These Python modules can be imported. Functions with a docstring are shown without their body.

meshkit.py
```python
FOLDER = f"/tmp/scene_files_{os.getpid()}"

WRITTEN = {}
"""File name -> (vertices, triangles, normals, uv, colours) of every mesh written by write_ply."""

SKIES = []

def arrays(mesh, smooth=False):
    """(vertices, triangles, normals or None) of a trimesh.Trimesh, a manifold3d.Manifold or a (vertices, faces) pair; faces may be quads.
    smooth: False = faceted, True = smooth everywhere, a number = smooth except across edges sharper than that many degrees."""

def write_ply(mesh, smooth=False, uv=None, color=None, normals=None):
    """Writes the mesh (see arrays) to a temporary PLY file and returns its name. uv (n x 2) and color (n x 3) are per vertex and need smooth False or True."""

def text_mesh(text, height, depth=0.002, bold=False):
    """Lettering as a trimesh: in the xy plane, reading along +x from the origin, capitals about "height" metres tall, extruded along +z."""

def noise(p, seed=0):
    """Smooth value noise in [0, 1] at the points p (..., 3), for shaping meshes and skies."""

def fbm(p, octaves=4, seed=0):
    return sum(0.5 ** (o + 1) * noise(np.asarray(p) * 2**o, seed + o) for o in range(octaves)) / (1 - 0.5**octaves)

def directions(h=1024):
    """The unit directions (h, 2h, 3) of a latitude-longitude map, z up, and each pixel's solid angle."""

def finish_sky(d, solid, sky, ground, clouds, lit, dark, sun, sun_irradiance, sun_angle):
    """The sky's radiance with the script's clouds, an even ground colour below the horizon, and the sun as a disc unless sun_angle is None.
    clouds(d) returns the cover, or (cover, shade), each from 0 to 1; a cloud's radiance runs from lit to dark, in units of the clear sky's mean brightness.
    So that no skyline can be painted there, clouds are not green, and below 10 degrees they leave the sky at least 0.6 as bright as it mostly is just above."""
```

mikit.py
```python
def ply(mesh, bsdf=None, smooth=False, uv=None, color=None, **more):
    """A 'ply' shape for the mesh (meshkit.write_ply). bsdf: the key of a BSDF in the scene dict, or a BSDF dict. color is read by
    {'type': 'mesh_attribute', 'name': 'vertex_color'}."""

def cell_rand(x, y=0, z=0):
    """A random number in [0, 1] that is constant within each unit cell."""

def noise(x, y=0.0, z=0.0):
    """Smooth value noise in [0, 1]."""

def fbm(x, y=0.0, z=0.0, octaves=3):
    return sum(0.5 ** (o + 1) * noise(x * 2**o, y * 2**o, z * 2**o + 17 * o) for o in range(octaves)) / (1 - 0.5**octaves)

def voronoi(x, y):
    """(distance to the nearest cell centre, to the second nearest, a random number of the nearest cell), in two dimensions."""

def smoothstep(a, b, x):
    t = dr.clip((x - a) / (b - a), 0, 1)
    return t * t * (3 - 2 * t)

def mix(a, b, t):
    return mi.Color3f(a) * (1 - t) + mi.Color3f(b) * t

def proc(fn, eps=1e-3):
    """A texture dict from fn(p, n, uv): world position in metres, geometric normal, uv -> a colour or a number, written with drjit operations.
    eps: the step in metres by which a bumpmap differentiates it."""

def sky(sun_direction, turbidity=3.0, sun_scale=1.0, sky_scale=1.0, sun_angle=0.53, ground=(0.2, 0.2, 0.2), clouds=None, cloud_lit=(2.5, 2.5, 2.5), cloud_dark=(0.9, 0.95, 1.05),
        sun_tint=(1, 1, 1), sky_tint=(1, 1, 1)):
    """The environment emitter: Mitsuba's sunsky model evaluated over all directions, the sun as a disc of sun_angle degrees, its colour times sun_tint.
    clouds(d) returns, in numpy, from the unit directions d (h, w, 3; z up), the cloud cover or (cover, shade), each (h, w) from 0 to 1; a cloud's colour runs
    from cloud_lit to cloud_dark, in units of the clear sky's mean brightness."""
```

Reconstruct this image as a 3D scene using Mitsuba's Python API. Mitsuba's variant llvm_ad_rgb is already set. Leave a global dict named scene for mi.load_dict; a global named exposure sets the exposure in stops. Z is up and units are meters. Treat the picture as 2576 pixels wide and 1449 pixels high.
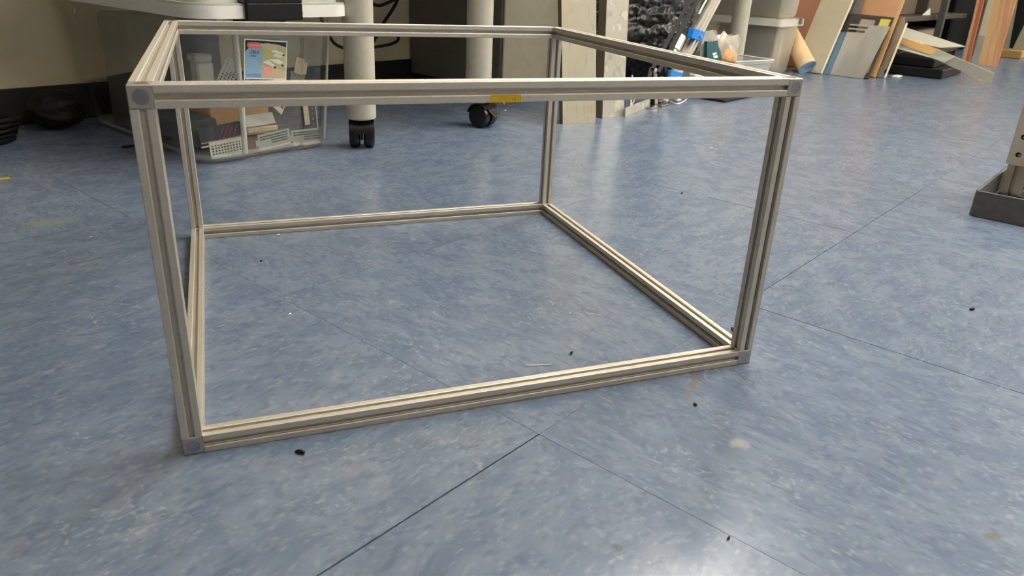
import math, numpy as np, trimesh, mitsuba as mi, drjit as dr, mikit, meshkit
from shapely.geometry import Polygon, Point, box as sbox
from shapely import affinity
from shapely.ops import unary_union

T = mi.ScalarTransform4f
scene, labels = {}, {}

# ------------------------------------------------------------------ camera, light, exposure
CAM = np.array([-0.26182, -0.64814, 0.46762])
RIGHT, DOWN, FWD = np.array([0.66238, -0.74797, 0.04240]), np.array([-0.27027, -0.29136, -0.91764]), np.array([0.69872, 0.59637, -0.39514])
M = np.eye(4)
M[:3, 0], M[:3, 1], M[:3, 2], M[:3, 3] = -RIGHT, -DOWN, FWD, CAM
scene['camera'] = {'type': 'thinlens', 'fov': 68.795, 'fov_axis': 'x', 'near_clip': 0.02, 'far_clip': 100.0,
                   'aperture_radius': 0.0011, 'focus_distance': 1.15, 'to_world': T(M)}
exposure = 2.0
UP_L, DOWN_L = (6.3, 6.15, 5.7), (6.5, 6.3, 5.8)          # radiance of the ceiling lamps, warm white
CEIL = 2.70

# ------------------------------------------------------------------ helpers
rng = np.random.default_rng(7)
used = {}


def numbered(name):
    used[name] = used.get(name, -1) + 1
    n = used[name]
    return name if n == 0 else f'{name}_{n:03d}'


def tag(key, label=None, cat=None, group=None, kind=None):
    d = {k: v for k, v in dict(label=label, category=cat, group=group, kind=kind).items() if v}
    if d:
        labels[key] = d
    return key


def thing(name, label, cat, group=None):
    return tag(numbered(name), label, cat, group)


def put(name, mesh, bsdf, parent=None, smooth=False, label=None, cat=None, group=None, kind=None, **more):
    key = numbered(parent + '__' + name if parent else name)
    scene[key] = mikit.ply(mesh, bsdf, smooth=smooth, **more)
    return tag(key, label, cat, group, kind)


def cat_(ms):
    return trimesh.util.concatenate([m for m in ms])


def mat(x, y, z, o):
    m = np.eye(4)
    m[:3, 0], m[:3, 1], m[:3, 2], m[:3, 3] = x, y, z, o
    return m


def box(lo, hi, r=0.0):
    lo, hi = np.minimum(lo, hi).astype(float), np.maximum(lo, hi).astype(float)
    if r <= 0:
        return trimesh.creation.box(extents=hi - lo, transform=trimesh.transformations.translation_matrix((lo + hi) / 2))
    h = (hi - lo) / 2
    r = min(r, h.min() * .98)
    pts = [s * np.where(np.arange(3) == a, h, h - r) for a in range(3) for s in np.array(np.meshgrid([-1, 1], [-1, 1], [-1, 1])).T.reshape(-1, 3)]
    m = trimesh.convex.convex_hull(np.array(pts))
    m.apply_translation((lo + hi) / 2)
    return m


def extr(poly, t):
    return trimesh.creation.extrude_polygon(poly, t, engine='earcut')


def sheet(poly, o, e, u, t, lift=True):
    """A flat piece: outline in the plane through o with axes e (right) and u (up); its thickness t goes behind that plane."""
    e, u = np.asarray(e, float), np.asarray(u, float)
    e /= np.linalg.norm(e)
    u /= np.linalg.norm(u)
    n = np.cross(e, u)
    m = extr(poly if isinstance(poly, Polygon) else Polygon(poly), t)
    m.apply_transform(mat(e, u, n, np.asarray(o, float) - n * t))
    if lift and m.bounds[0, 2] < 0.0003:
        m.apply_translation([0, 0, 0.0003 - m.bounds[0, 2]])
    return m


def tube(pts, r, sides=10, caps=True):
    p = np.asarray(pts, float)
    t = np.gradient(p, axis=0)
    t /= np.linalg.norm(t, axis=1, keepdims=True) + 1e-12
    a = np.cross(t[0], [0.31, 0.2, 0.93])
    a /= np.linalg.norm(a)
    rr, vs = np.broadcast_to(r, (len(p),)), []
    ang = np.arange(sides) * 2 * np.pi / sides
    for k in range(len(p)):
        a = a - t[k] * (a @ t[k])
        a /= np.linalg.norm(a)
        b = np.cross(t[k], a)
        vs.append(p[k] + rr[k] * (np.cos(ang)[:, None] * a + np.sin(ang)[:, None] * b))
    v = np.vstack(vs)
    f = []
    for k in range(len(p) - 1):
        for j in range(sides):
            q = [k * sides + j, k * sides + (j + 1) % sides, (k + 1) * sides + (j + 1) % sides, (k + 1) * sides + j]
            f += [[q[0], q[1], q[2]], [q[0], q[2], q[3]]]
    if caps:
        v = np.vstack([v, p[0], p[-1]])
        n = len(v)
        for j in range(sides):
            f += [[n - 2, (j + 1) % sides, j], [n - 1, (len(p) - 1) * sides + j, (len(p) - 1) * sides + (j + 1) % sides]]
    return trimesh.Trimesh(v, f, process=False)


def spline(pts, n=40):
    from scipy.interpolate import CubicSpline
    p = np.asarray(pts, float)
    s = np.r_[0, np.cumsum(np.linalg.norm(np.diff(p, axis=0), axis=1))]
    return CubicSpline(s, p)(np.linspace(0, s[-1], n))


def cyl(p0, p1, r, sides=32):
    return trimesh.creation.cylinder(radius=r, segment=[p0, p1], sections=sides)


def lathe(prof, o=(0, 0, 0), sides=40):
    m = trimesh.creation.revolve(np.asarray(prof, float), sections=sides)
    m.apply_translation(o)
    return m


def rrect(x0, y0, x1, y1, r, n=8):
    return sbox(x0 + r, y0 + r, x1 - r, y1 - r).buffer(r, quad_segs=n)


def loft(rings):
    """Rings of equally many points joined by quads (open at both ends)."""
    n = len(rings[0])
    v = np.vstack(rings)
    f = []
    for k in range(len(rings) - 1):
        for j in range(n):
            a, b, c, d = k * n + j, k * n + (j + 1) % n, (k + 1) * n + (j + 1) % n, (k + 1) * n + j
            f += [[a, b, c], [a, c, d]]
    return v, f


def textm(s, h, o, e, u, depth=0.0003, bold=True):
    """Flat lettering standing on the plane with axes e, u."""
    m = meshkit.text_mesh(s, h, depth, bold)
    e, u = np.asarray(e, float) / np.linalg.norm(e), np.asarray(u, float) / np.linalg.norm(u)
    m.apply_transform(mat(e, u, np.cross(e, u), o))
    return m


N, FB, SM, MIX = mikit.noise, mikit.fbm, mikit.smoothstep, mikit.mix


def lin(r, g, b):
    return [((c / 255 + .055) / 1.055) ** 2.4 if c > 10 else c / 255 / 12.92 for c in (r, g, b)]


def rgb(c):
    return {'type': 'rgb', 'value': [float(x) for x in c]}


def mat_plain(key, col, rough=.5, metallic=0.0, spec=.5, two=True, **kw):
    col = rgb(lin(*col)) if isinstance(col, tuple) else mikit.proc(col)
    b = {'type': 'principled', 'base_color': col, 'roughness': rough, 'metallic': metallic, **kw}
    if metallic < .5:
        b['specular'] = spec
    scene[key] = {'type': 'twosided', 'b': b} if two else b
    return key


# ------------------------------------------------------------------ materials
TILE = 0.503
U0, V0 = 0.285, -0.23


def floor_col(p, n, uv):
    i, j = dr.floor((p.x - U0) / TILE), dr.floor((p.y - V0) / TILE)
    flip = mikit.cell_rand(i, j, 5) > 0.5
    sx, sy = mikit.cell_rand(i, j, 11) * 37, mikit.cell_rand(i, j, 12) * 53
    a, b = dr.select(flip, p.x, p.y), dr.select(flip, p.y, p.x)      # a runs along the marbling
    a, b = a + sx, b + sy
    w = FB(a * 9, b * 13, 1.5) - .5
    a, b = a + w * .05, b + w * .03
    base = MIX(lin(100, 116, 144), lin(116, 129, 153), SM(.3, .7, FB(a * 24, b * 40, 3, 4)))
    base = MIX(base, lin(136, 132, 150), SM(.50, .82, FB(a * 52, b * 92, 9.3)) * .40)      # pinkish
    base = MIX(base, lin(98, 128, 140), SM(.52, .82, FB(a * 50, b * 90, 21.7)) * .42)       # teal
    base = MIX(base, lin(86, 100, 132), SM(.50, .80, FB(a * 85, b * 150, 33.1)) * .55)      # dark blue
    base = MIX(base, lin(142, 152, 164), SM(.50, .85, FB(a * 130, b * 210, 47.3)) * .60)    # pale flecks
    base = MIX(base, lin(180, 178, 172), SM(.70, 1.0, N(a * 190, b * 300, 63.9)) * SM(.52, .85, N(a * 17, b * 17, 71)) * .38)
    base = MIX(base, mi.Color3f(mi.luminance(base)), .20)
    base = base * mi.Color3f(.965, 1.0, .985) * (0.84 + .12 * FB(p.x * 3.1, p.y * 3.1, 5.5))
    g = N(p.x * 140, p.y * 140, 2)

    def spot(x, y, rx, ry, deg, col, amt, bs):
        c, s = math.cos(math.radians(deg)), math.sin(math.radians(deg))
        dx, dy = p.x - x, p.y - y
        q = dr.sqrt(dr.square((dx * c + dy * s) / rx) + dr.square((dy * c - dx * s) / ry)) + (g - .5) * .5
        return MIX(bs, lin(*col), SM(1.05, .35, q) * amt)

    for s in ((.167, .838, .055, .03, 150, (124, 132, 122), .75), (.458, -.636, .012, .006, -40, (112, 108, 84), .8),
              (.426, -.395, .012, .012, 0, (186, 176, 156), .45), (.505, -.297, .045, .006, 20, (118, 110, 92), .75), (.200, -.391, .006, .006, 0, (88, 88, 80), .8),  # the long brown streak paints the right post's shadow together with dirt
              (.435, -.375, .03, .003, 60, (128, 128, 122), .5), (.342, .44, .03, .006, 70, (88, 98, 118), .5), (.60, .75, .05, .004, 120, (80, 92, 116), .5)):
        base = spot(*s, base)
    return base


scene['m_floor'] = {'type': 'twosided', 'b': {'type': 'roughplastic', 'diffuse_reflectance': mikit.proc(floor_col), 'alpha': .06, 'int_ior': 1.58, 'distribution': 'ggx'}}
mat_plain('m_underfloor', (40, 46, 54), .9)


def alu_col(p, n, uv):
    k = .94 + .10 * N(p.x * 500, p.y * 500, p.z * 500) + .05 * FB(p.x * 20, p.y * 20, p.z * 20)
    return mi.Color3f(.72, .655, .555) * k


mat_plain('m_alu', alu_col, .6, 1.0)
mat_plain('m_cube', lambda p, n, uv: mi.Color3f(.50, .465, .41) * (.95 + .1 * N(p.x * 600, p.y * 600, p.z * 600)), .52, 1.0)
mat_plain('m_cap', (172, 170, 170), .30, 1.0)
mat_plain('m_yellow', lambda p, n, uv: MIX(lin(222, 182, 22), lin(206, 164, 18), N(p.x * 220, p.y * 220, p.z * 220)), .4)
mat_plain('m_ink', (62, 44, 16), .6)
mat_plain('m_ink_soft', (168, 122, 16), .6)
mat_plain('m_wall', lambda p, n, uv: MIX(lin(206, 194, 164), lin(196, 184, 154), FB(p.x * 2, p.y * 2, p.z * 2)), .7)
mat_plain('m_wall_grey', (158, 152, 142), .8)
mat_plain('m_skirting', (26, 23, 21), .5)
mat_plain('m_ceiling', (232, 231, 228), .9)
mat_plain('m_lampcase', (220, 220, 216), .5)
mat_plain('m_leg', lambda p, n, uv: MIX(lin(184, 178, 160), lin(177, 170, 152), N(p.x * 60, p.y * 60, p.z * 60)), .42)
mat_plain('m_desktop', (196, 190, 174), .5)
mat_plain('m_gloss_black', (9, 9, 9), .25)
mat_plain('m_black', (11, 10, 10), .6, spec=.3)
mat_plain('m_dark_rubber', (28, 27, 26), .7)
mat_plain('m_dull_chrome', (150, 138, 122), .25, 1.0)
mat_plain('m_tower', (44, 44, 46), .55)
mat_plain('m_pedestal_shaded', (92, 87, 79), .5)  # shade on the cabinet's side painted in as a darker body colour
mat_plain('m_pedestal', lambda p, n, uv: MIX(lin(156, 148, 126), lin(148, 140, 118), N(p.x * 40, p.y * 40, p.z * 40)), .5)


def bar_col(p, n, uv):
    s = FB(p.x * 22, p.y * 22, p.z * 12, 4)
    c = MIX(lin(196, 184, 158), lin(212, 202, 176), s)
    c = MIX(c, lin(206, 172, 120), SM(.62, .85, FB(p.x * 30 + 9, p.y * 30, p.z * 26)) * .55)
    return MIX(c, lin(160, 150, 128), SM(.7, .9, N(p.x * 160, p.y * 160, p.z * 20)) * .3)


def bar_col2(p, n, uv):
    c = MIX(lin(176, 170, 154), lin(196, 190, 172), FB(p.x * 26, p.y * 26, p.z * 10, 4))
    c = MIX(c, lin(150, 146, 134), SM(.55, .8, FB(p.x * 40 + 3, p.y * 40, p.z * 30)) * .6)
    return MIX(c, lin(222, 214, 190), SM(.62, .72, FB(p.x * 34 + 21, p.y * 34, p.z * 24)) * .7)


mat_plain('m_bar', bar_col, .42, .35, two=True)
mat_plain('m_bar2', bar_col2, .42, .35, two=True)
mat_plain('m_bar_side', (128, 116, 94), .5, .3)


def beige_col(p, n, uv):
    return MIX(lin(178, 168, 144), lin(166, 158, 136), FB(p.x * 12, p.y * 12, p.z * 12))


mat_plain('m_beige_board', beige_col, .45, .3)
mat_plain('m_edge_bright', (240, 230, 206), .4)
mat_plain('m_plate', lambda p, n, uv: MIX(lin(160, 158, 156), lin(182, 178, 170), FB(p.x * 10, p.y * 30, p.z * 6)), .33, .8)
mat_plain('m_plate_shaded', (84, 112, 130), .4)
mat_plain('m_bakelite', lambda p, n, uv: MIX(lin(172, 124, 88), lin(186, 140, 102), FB(p.x * 9, p.y * 9, p.z * 9)), .4)
mat_plain('m_bakelite2', (140, 86, 48), .45)
mat_plain('m_woodedge', (190, 146, 94), .6)
mat_plain('m_darkframe', (44, 32, 26), .5)
mat_plain('m_yellow_panel', (206, 186, 84), .5)
mat_plain('m_taupe', (150, 134, 120), .5)
mat_plain('m_channel', lambda p, n, uv: MIX(lin(126, 116, 100), lin(150, 138, 120), FB(p.x * 20, p.y * 20, p.z * 8)), .35, .8)
mat_plain('m_grey_sheet', (96, 92, 88), .5)
mat_plain('m_acrylic', lambda p, n, uv: MIX(lin(178, 172, 152), lin(160, 156, 140), FB(p.x * 8, p.y * 8, p.z * 8)), .25)
mat_plain('m_acrylic_bright', (232, 224, 200), .3)
mat_plain('m_acrylic_pale', (196, 190, 168), .3)
mat_plain('m_pine', (236, 190, 116), .45)


def ply_col(p, n, uv):
    g = FB(p.y * 60, p.x * 3, p.z * 3, 4)
    c = MIX(lin(176, 134, 88), lin(190, 152, 106), g)
    return MIX(c, lin(162, 96, 66), SM(.48, .68, FB(p.y * 40 - p.z * 5 + 3, p.z * 1.5, 2)) * .6)


mat_plain('m_plywood', ply_col, .5)
mat_plain('m_redwood', lambda p, n, uv: MIX(lin(150, 66, 40), lin(176, 92, 58), FB(p.x * 20, p.y * 20, p.z * 4)), .5)
mat_plain('m_rack', (78, 78, 70), .5, .4)
mat_plain('m_rack_dark', (12, 12, 11), .8, spec=.2)
mat_plain('m_shelf', (70, 65, 57), .5, .3)
mat_plain('m_carton_dim', (84, 72, 55), .7)
mat_plain('m_greenpost', (126, 122, 98), .6)
mat_plain('m_woodblock', (150, 118, 66), .6)
mat_plain('m_cardboard', lambda p, n, uv: MIX(lin(226, 178, 118), lin(214, 164, 104), FB(p.x * 40, p.y * 40, p.z * 40)), .75)
mat_plain('m_tube', lambda p, n, uv: MIX(lin(222, 188, 142), lin(208, 170, 122), FB(p.x * 14, p.y * 14, p.z * 14)), .6)
mat_plain('m_cap_blue', (150, 176, 200), .45)
mat_plain('m_cap_dark', (74, 96, 116), .5)
mat_plain('m_white', (232, 228, 216), .35)
mat_plain('m_offwhite', (222, 219, 208), .5)
mat_plain('m_cream', (232, 214, 176), .5)
mat_plain('m_silver', (214, 208, 196), .28, 1.0)
mat_plain('m_extrusion', (226, 220, 208), .5, .8)
mat_plain('m_silver_dull', (170, 164, 152), .4, .9)
mat_plain('m_blue', (18, 122, 206), .4)
mat_plain('m_teal', lambda p, n, uv: MIX(lin(4, 62, 74), lin(6, 84, 92), FB(p.x * 40, p.y * 40, p.z * 40)), .3)
mat_plain('m_sponge', lambda p, n, uv: MIX(lin(190, 150, 102), lin(160, 116, 72), FB(p.x * 70, p.y * 70, p.z * 70)), .8)
mat_plain('m_red', (206, 60, 60), .5)
mat_plain('m_pcb', (46, 58, 50), .5)
mat_plain('m_perf', (214, 212, 202), .5)
mat_plain('m_strip', (182, 182, 168), .5)
mat_plain('m_strip_dark', (82, 82, 78), .5)
mat_plain('m_spool', lambda p, n, uv: MIX(lin(40, 50, 46), lin(62, 74, 68), FB(p.x * 16, p.y * 16, p.z * 16)), .6)
mat_plain('m_binbag', lambda p, n, uv: mi.Color3f(.006, .006, .006) + .005 * N(p.x * 20, p.y * 20, p.z * 20), .27, spec=.5)
mat_plain('m_tray_grey', lambda p, n, uv: MIX(lin(84, 82, 78), lin(72, 70, 66), N(p.x * 90, p.y * 90, p.z * 90)), .55)
mat_plain('m_column', (198, 190, 178), .38, .85)
mat_plain('m_bolthole', (20, 18, 17), .5)
mat_plain('m_plate_tan', (186, 174, 160), .45, .3)
mat_plain('m_navy', (24, 30, 52), .4)
mat_plain('m_navy2', (30, 56, 104), .4)
mat_plain('m_lbl_blue', lambda p, n, uv: MIX(lin(150, 182, 204), lin(140, 170, 196), N(p.x * 60, p.y * 60, p.z * 60)), .4)
mat_plain('m_dark_carton', lambda p, n, uv: MIX(lin(84, 88, 82), lin(104, 104, 98), FB(p.x * 14, p.y * 14, p.z * 14)), .6)
mat_plain('m_lbl_green', lambda p, n, uv: MIX(lin(160, 164, 84), lin(196, 190, 146), FB(p.x * 50, p.y * 50, p.z * 50)), .4)
mat_plain('m_lbl_sand', (206, 182, 146), .4)
mat_plain('m_lbl_rose', (222, 118, 108), .4)
mat_plain('m_lbl_roseline', (240, 160, 146), .4)
mat_plain('m_lbl_white', (226, 226, 216), .4)
mat_plain('m_lbl_text', (86, 92, 138), .5)
mat_plain('m_yellow_tape', (176, 150, 30), .5)
mat_plain('m_glint', (236, 236, 230), .4)


def haze(key, col, amount):
    """Thin clear plastic: part of it lets light straight through, part is a milky film."""
    scene[key] = {'type': 'blendbsdf', 'weight': float(amount), 'a': {'type': 'thindielectric', 'int_ior': 1.49},
                  'b': {'type': 'twosided', 'b': {'type': 'roughplastic', 'diffuse_reflectance': rgb(lin(*col)), 'alpha': .2}}}


scene['m_clear_wall'] = {'type': 'thindielectric', 'int_ior': 1.49, 'specular_transmittance': rgb((.86, .87, .86))}
haze('m_foot_edge', (214, 216, 210), .34)
haze('m_clear_rib', (222, 222, 210), .62)
haze('m_clear_bin', (222, 214, 196), .34)
haze('m_tray_clear', (222, 222, 214), .45)
haze('m_bag', (214, 204, 186), .45)
haze('m_milky', (235, 230, 216), .8)

# ------------------------------------------------------------------ the room
X0, X1, Y0, Y1 = -3.1, 9.3, -4.3, 1.773
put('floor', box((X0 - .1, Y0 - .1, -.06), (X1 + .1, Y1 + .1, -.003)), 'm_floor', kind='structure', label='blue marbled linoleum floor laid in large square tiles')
put('ceiling', box((X0 - .1, Y0 - .1, CEIL), (X1 + .1, Y1 + .1, CEIL + .1)), 'm_ceiling', kind='structure', label='white ceiling above the workshop')
put('wall_back', box((X0 - .1, Y1, 0), (X1 + .1, Y1 + .1, CEIL)), 'm_wall', kind='structure', label='beige painted wall behind the desks')
put('wall_left', box((X0 - .1, Y0, 0), (X0, Y1, CEIL)), 'm_wall_grey', kind='structure', label='grey wall on the left')
put('wall_right', box((X1, Y0, 0), (X1 + .1, Y1, CEIL)), 'm_wall', kind='structure', label='beige wall at the far right end')
put('wall_front', box((X0 - .1, Y0 - .1, 0), (X1 + .1, Y0, CEIL)), 'm_wall_grey', kind='structure', label='grey wall behind the photographer')
put('baseboard_back', box((X0, Y1 - .008, 0), (X1, Y1, .10), .003), 'm_skirting', kind='structure', label='dark skirting along the back wall')

# floor tiles, each its own piece; the joints are wide where the photograph shows them dark
GAP = {('y', -1, 0): .0019, ('y', 1, 0): .0012, ('y', 2, 0): .0009, ('x', 0, 0): .0006, ('x', 2, 0): .0008, ('x', 1, -1): .0009, ('y', 2, 1): .0008, ('x', 3, 1): .0009, ('x', 0, 2): .0008, ('x', 5, 3): .0009, ('y', 0, 0): .0003}
for i in range(-6, 18):
    for j in range(-7, 4):
        x, y = U0 + i * TILE, V0 + j * TILE
        if x + TILE < X0 or x > X1 or y > Y1:
            continue

        def gap(axis, a, b):
            return GAP.get((axis, a, b), .0002 + .0004 * np.random.default_rng((a + 50) * 1000 + (b + 50) * 10 + (axis == 'y')).random() ** 2)

        lo = (max(x, X0) + gap('x', i, j) / 2, y + gap('y', i, j) / 2)
        hi = (min(x + TILE, X1) - gap('x', i + 1, j) / 2, min(y + TILE, Y1 - .0085) - gap('y', i, j + 1) / 2)
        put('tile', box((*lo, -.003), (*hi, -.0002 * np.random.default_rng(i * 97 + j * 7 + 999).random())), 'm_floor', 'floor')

# suspended fluorescent lamps: most of their light goes up to the white ceiling, some straight down
for k, (lx, ly) in enumerate([(1.35, -.50), (2.15, .40), (3.2, -1.6), (5.0, -1.6), (6.8, -1.6), (8.4, -1.6), (4.0, -3.1), (6.4, -3.1), (8.4, -3.1), (-.3, -3.5)]):
    t = thing('ceiling_light', 'long warm white fluorescent lamp hanging below the workshop ceiling', 'ceiling light', 'ceiling lights in rows')
    z0 = 2.30
    put('housing', box((lx - .62, ly - .17, z0), (lx + .62, ly + .17, z0 + .05), .01), 'm_lampcase', t)
    put('hanger', cat_([cyl((lx - .5, ly, z0 + .052), (lx - .5, ly, CEIL - .0005), .004, 8), cyl((lx + .5, ly, z0 + .052), (lx + .5, ly, CEIL - .0005), .004, 8)]), 'm_lampcase', t)
    for name, zz, flip, rad in (('diffuser', z0 - .0015, False, DOWN_L), ('uplight', z0 + .0515, True, UP_L)):
        f = [[0, 1, 2], [0, 2, 3]] if not flip else [[0, 2, 1], [0, 3, 2]]
        d = trimesh.Trimesh([[lx - .6, ly - .15, zz], [lx - .6, ly + .15, zz], [lx + .6, ly + .15, zz], [lx + .6, ly - .15, zz]], f, process=False)
        put(name, d, 'm_lampcase', t, emitter={'type': 'area', 'radiance': rgb(rad)})

# ------------------------------------------------------------------ the aluminium frame
S, W, D, H = .02, .6897, .6844, .3652
ROOM = trimesh.transformations.rotation_matrix(math.radians(-27.9), [0, 0, 1])     # the frame stands turned on the tiles


def profile():
    """20 mm extrusion: four T-slots with a 5 mm mouth, the mouth's edges slightly bevelled."""
    sq = rrect(-.01, -.01, .01, .01, .0008, 3)
    slot = Polygon([(-.0036, .0102), (.0036, .0102), (.0036, .0100), (.0025, .0093), (.0025, .0082), (.0056, .0082), (.0056, .0070), (.0032, .0044), (-.0032, .0044), (-.0056, .0070), (-.0056, .0082), (-.0025, .0082), (-.0025, .0093), (-.0036, .0100)])
    for k in range(4):
        sq = sq.difference(affinity.rotate(slot, 90 * k, origin=(0, 0)))
    return sq.difference(Point(0, 0).buffer(.0021, quad_segs=4))


PROF = profile()


def rail(o, d, length):
    d = np.asarray(d, float)
    x = np.array([0, 0, 1.0]) if abs(d[2]) < .5 else np.array([1.0, 0, 0])
    m = extr(PROF, length)
    m.apply_transform(mat(x, np.cross(d, x), d, o))
    m.apply_transform(ROOM)
    return m


frame = thing('aluminium_frame', 'open cube frame of slotted aluminium bars standing on the blue floor', 'frame')
h = S / 2
for y in (h, D - h):
    for z in (h, H - h):
        put('rail', rail((S, y, z), (1, 0, 0), W - 2 * S), 'm_alu', frame)
for x in (h, W - h):
    for z in (h, H - h):
        put('rail', rail((x, S, z), (0, 1, 0), D - 2 * S), 'm_alu', frame)
for x in (h, W - h):
    for y in (h, D - h):
        put('post', rail((x, y, S), (0, 0, 1), H - 2 * S), 'm_alu', frame)
import manifold3d as m3
for x, sx in ((h, -1), (W - h, 1)):
    for y, sy in ((h, -1), (D - h, 1)):
        for z, sz in ((h, -1), (H - h, 1)):
            b = box((x - h, y - h, z - h), (x + h, y + h, z + h), .0009)
            man = m3.Manifold(m3.Mesh(np.asarray(b.vertices, np.float32), np.asarray(b.faces, np.uint32)))
            caps = []
            for a, s in ((0, sx), (1, sy), (2, sz)):
                if a == 2 and sz < 0:
                    continue
                c = np.array([x, y, z])
                dvec = np.zeros(3)
                dvec[a] = s
                pk = cyl(c + dvec * (h - .0008), c + dvec * (h + .002), .0066, 36)
                man = man - m3.Manifold(m3.Mesh(np.asarray(pk.vertices, np.float32), np.asarray(pk.faces, np.uint32)))
                caps.append(cyl(c + dvec * (h - .0008), c + dvec * (h - .0003), .0064, 36))
            mm = man.to_mesh()
            b = trimesh.Trimesh(mm.vert_properties[:, :3], mm.tri_verts, process=False)
            b.apply_transform(ROOM)
            cube = put('corner_block', b, 'm_cube', frame)
            for cp in caps:
                cp.apply_transform(ROOM)
                put('round_cap', cp, 'm_cap', cube)
# yellow sticker on the front top rail
ex, ez, en = ROOM[:3, 0], np.array([0, 0, 1.0]), -ROOM[:3, 1]


def on_front(poly, t, off=0.0):
    m = extr(poly, t)
    m.apply_transform(mat(ex, ez, en, en * off))
    return m


stk = put('yellow_sticker', on_front(rrect(.3155, .3452, .3478, .3524, .0012, 4), .0002, .00015), 'm_yellow', frame, label='yellow sticker with a tiny dark mark')
put('sticker_tail', on_front(Polygon([(.3285, .3455), (.3318, .3455), (.3308, .3432), (.3298, .3430)]), .0002, .00015), 'm_yellow', stk)
put('printed_mark', cat_([on_front(Polygon([(.3404, .3462), (.3416, .3462), (.3418, .3496), (.3400, .3492), (.3402, .3485), (.3408, .3485)]), .0001, .0004),
                          on_front(Polygon([(.3388, .3464), (.3394, .3466), (.3389, .3490), (.3385, .3490)]), .0001, .0004),
                          on_front(Polygon([(.3175, .3462), (.3188, .3460), (.3186, .3466), (.3177, .3467)]), .0001, .0004)]), 'm_ink_soft', stk)

# ------------------------------------------------------------------ desks
DESK_Z = .72


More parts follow.
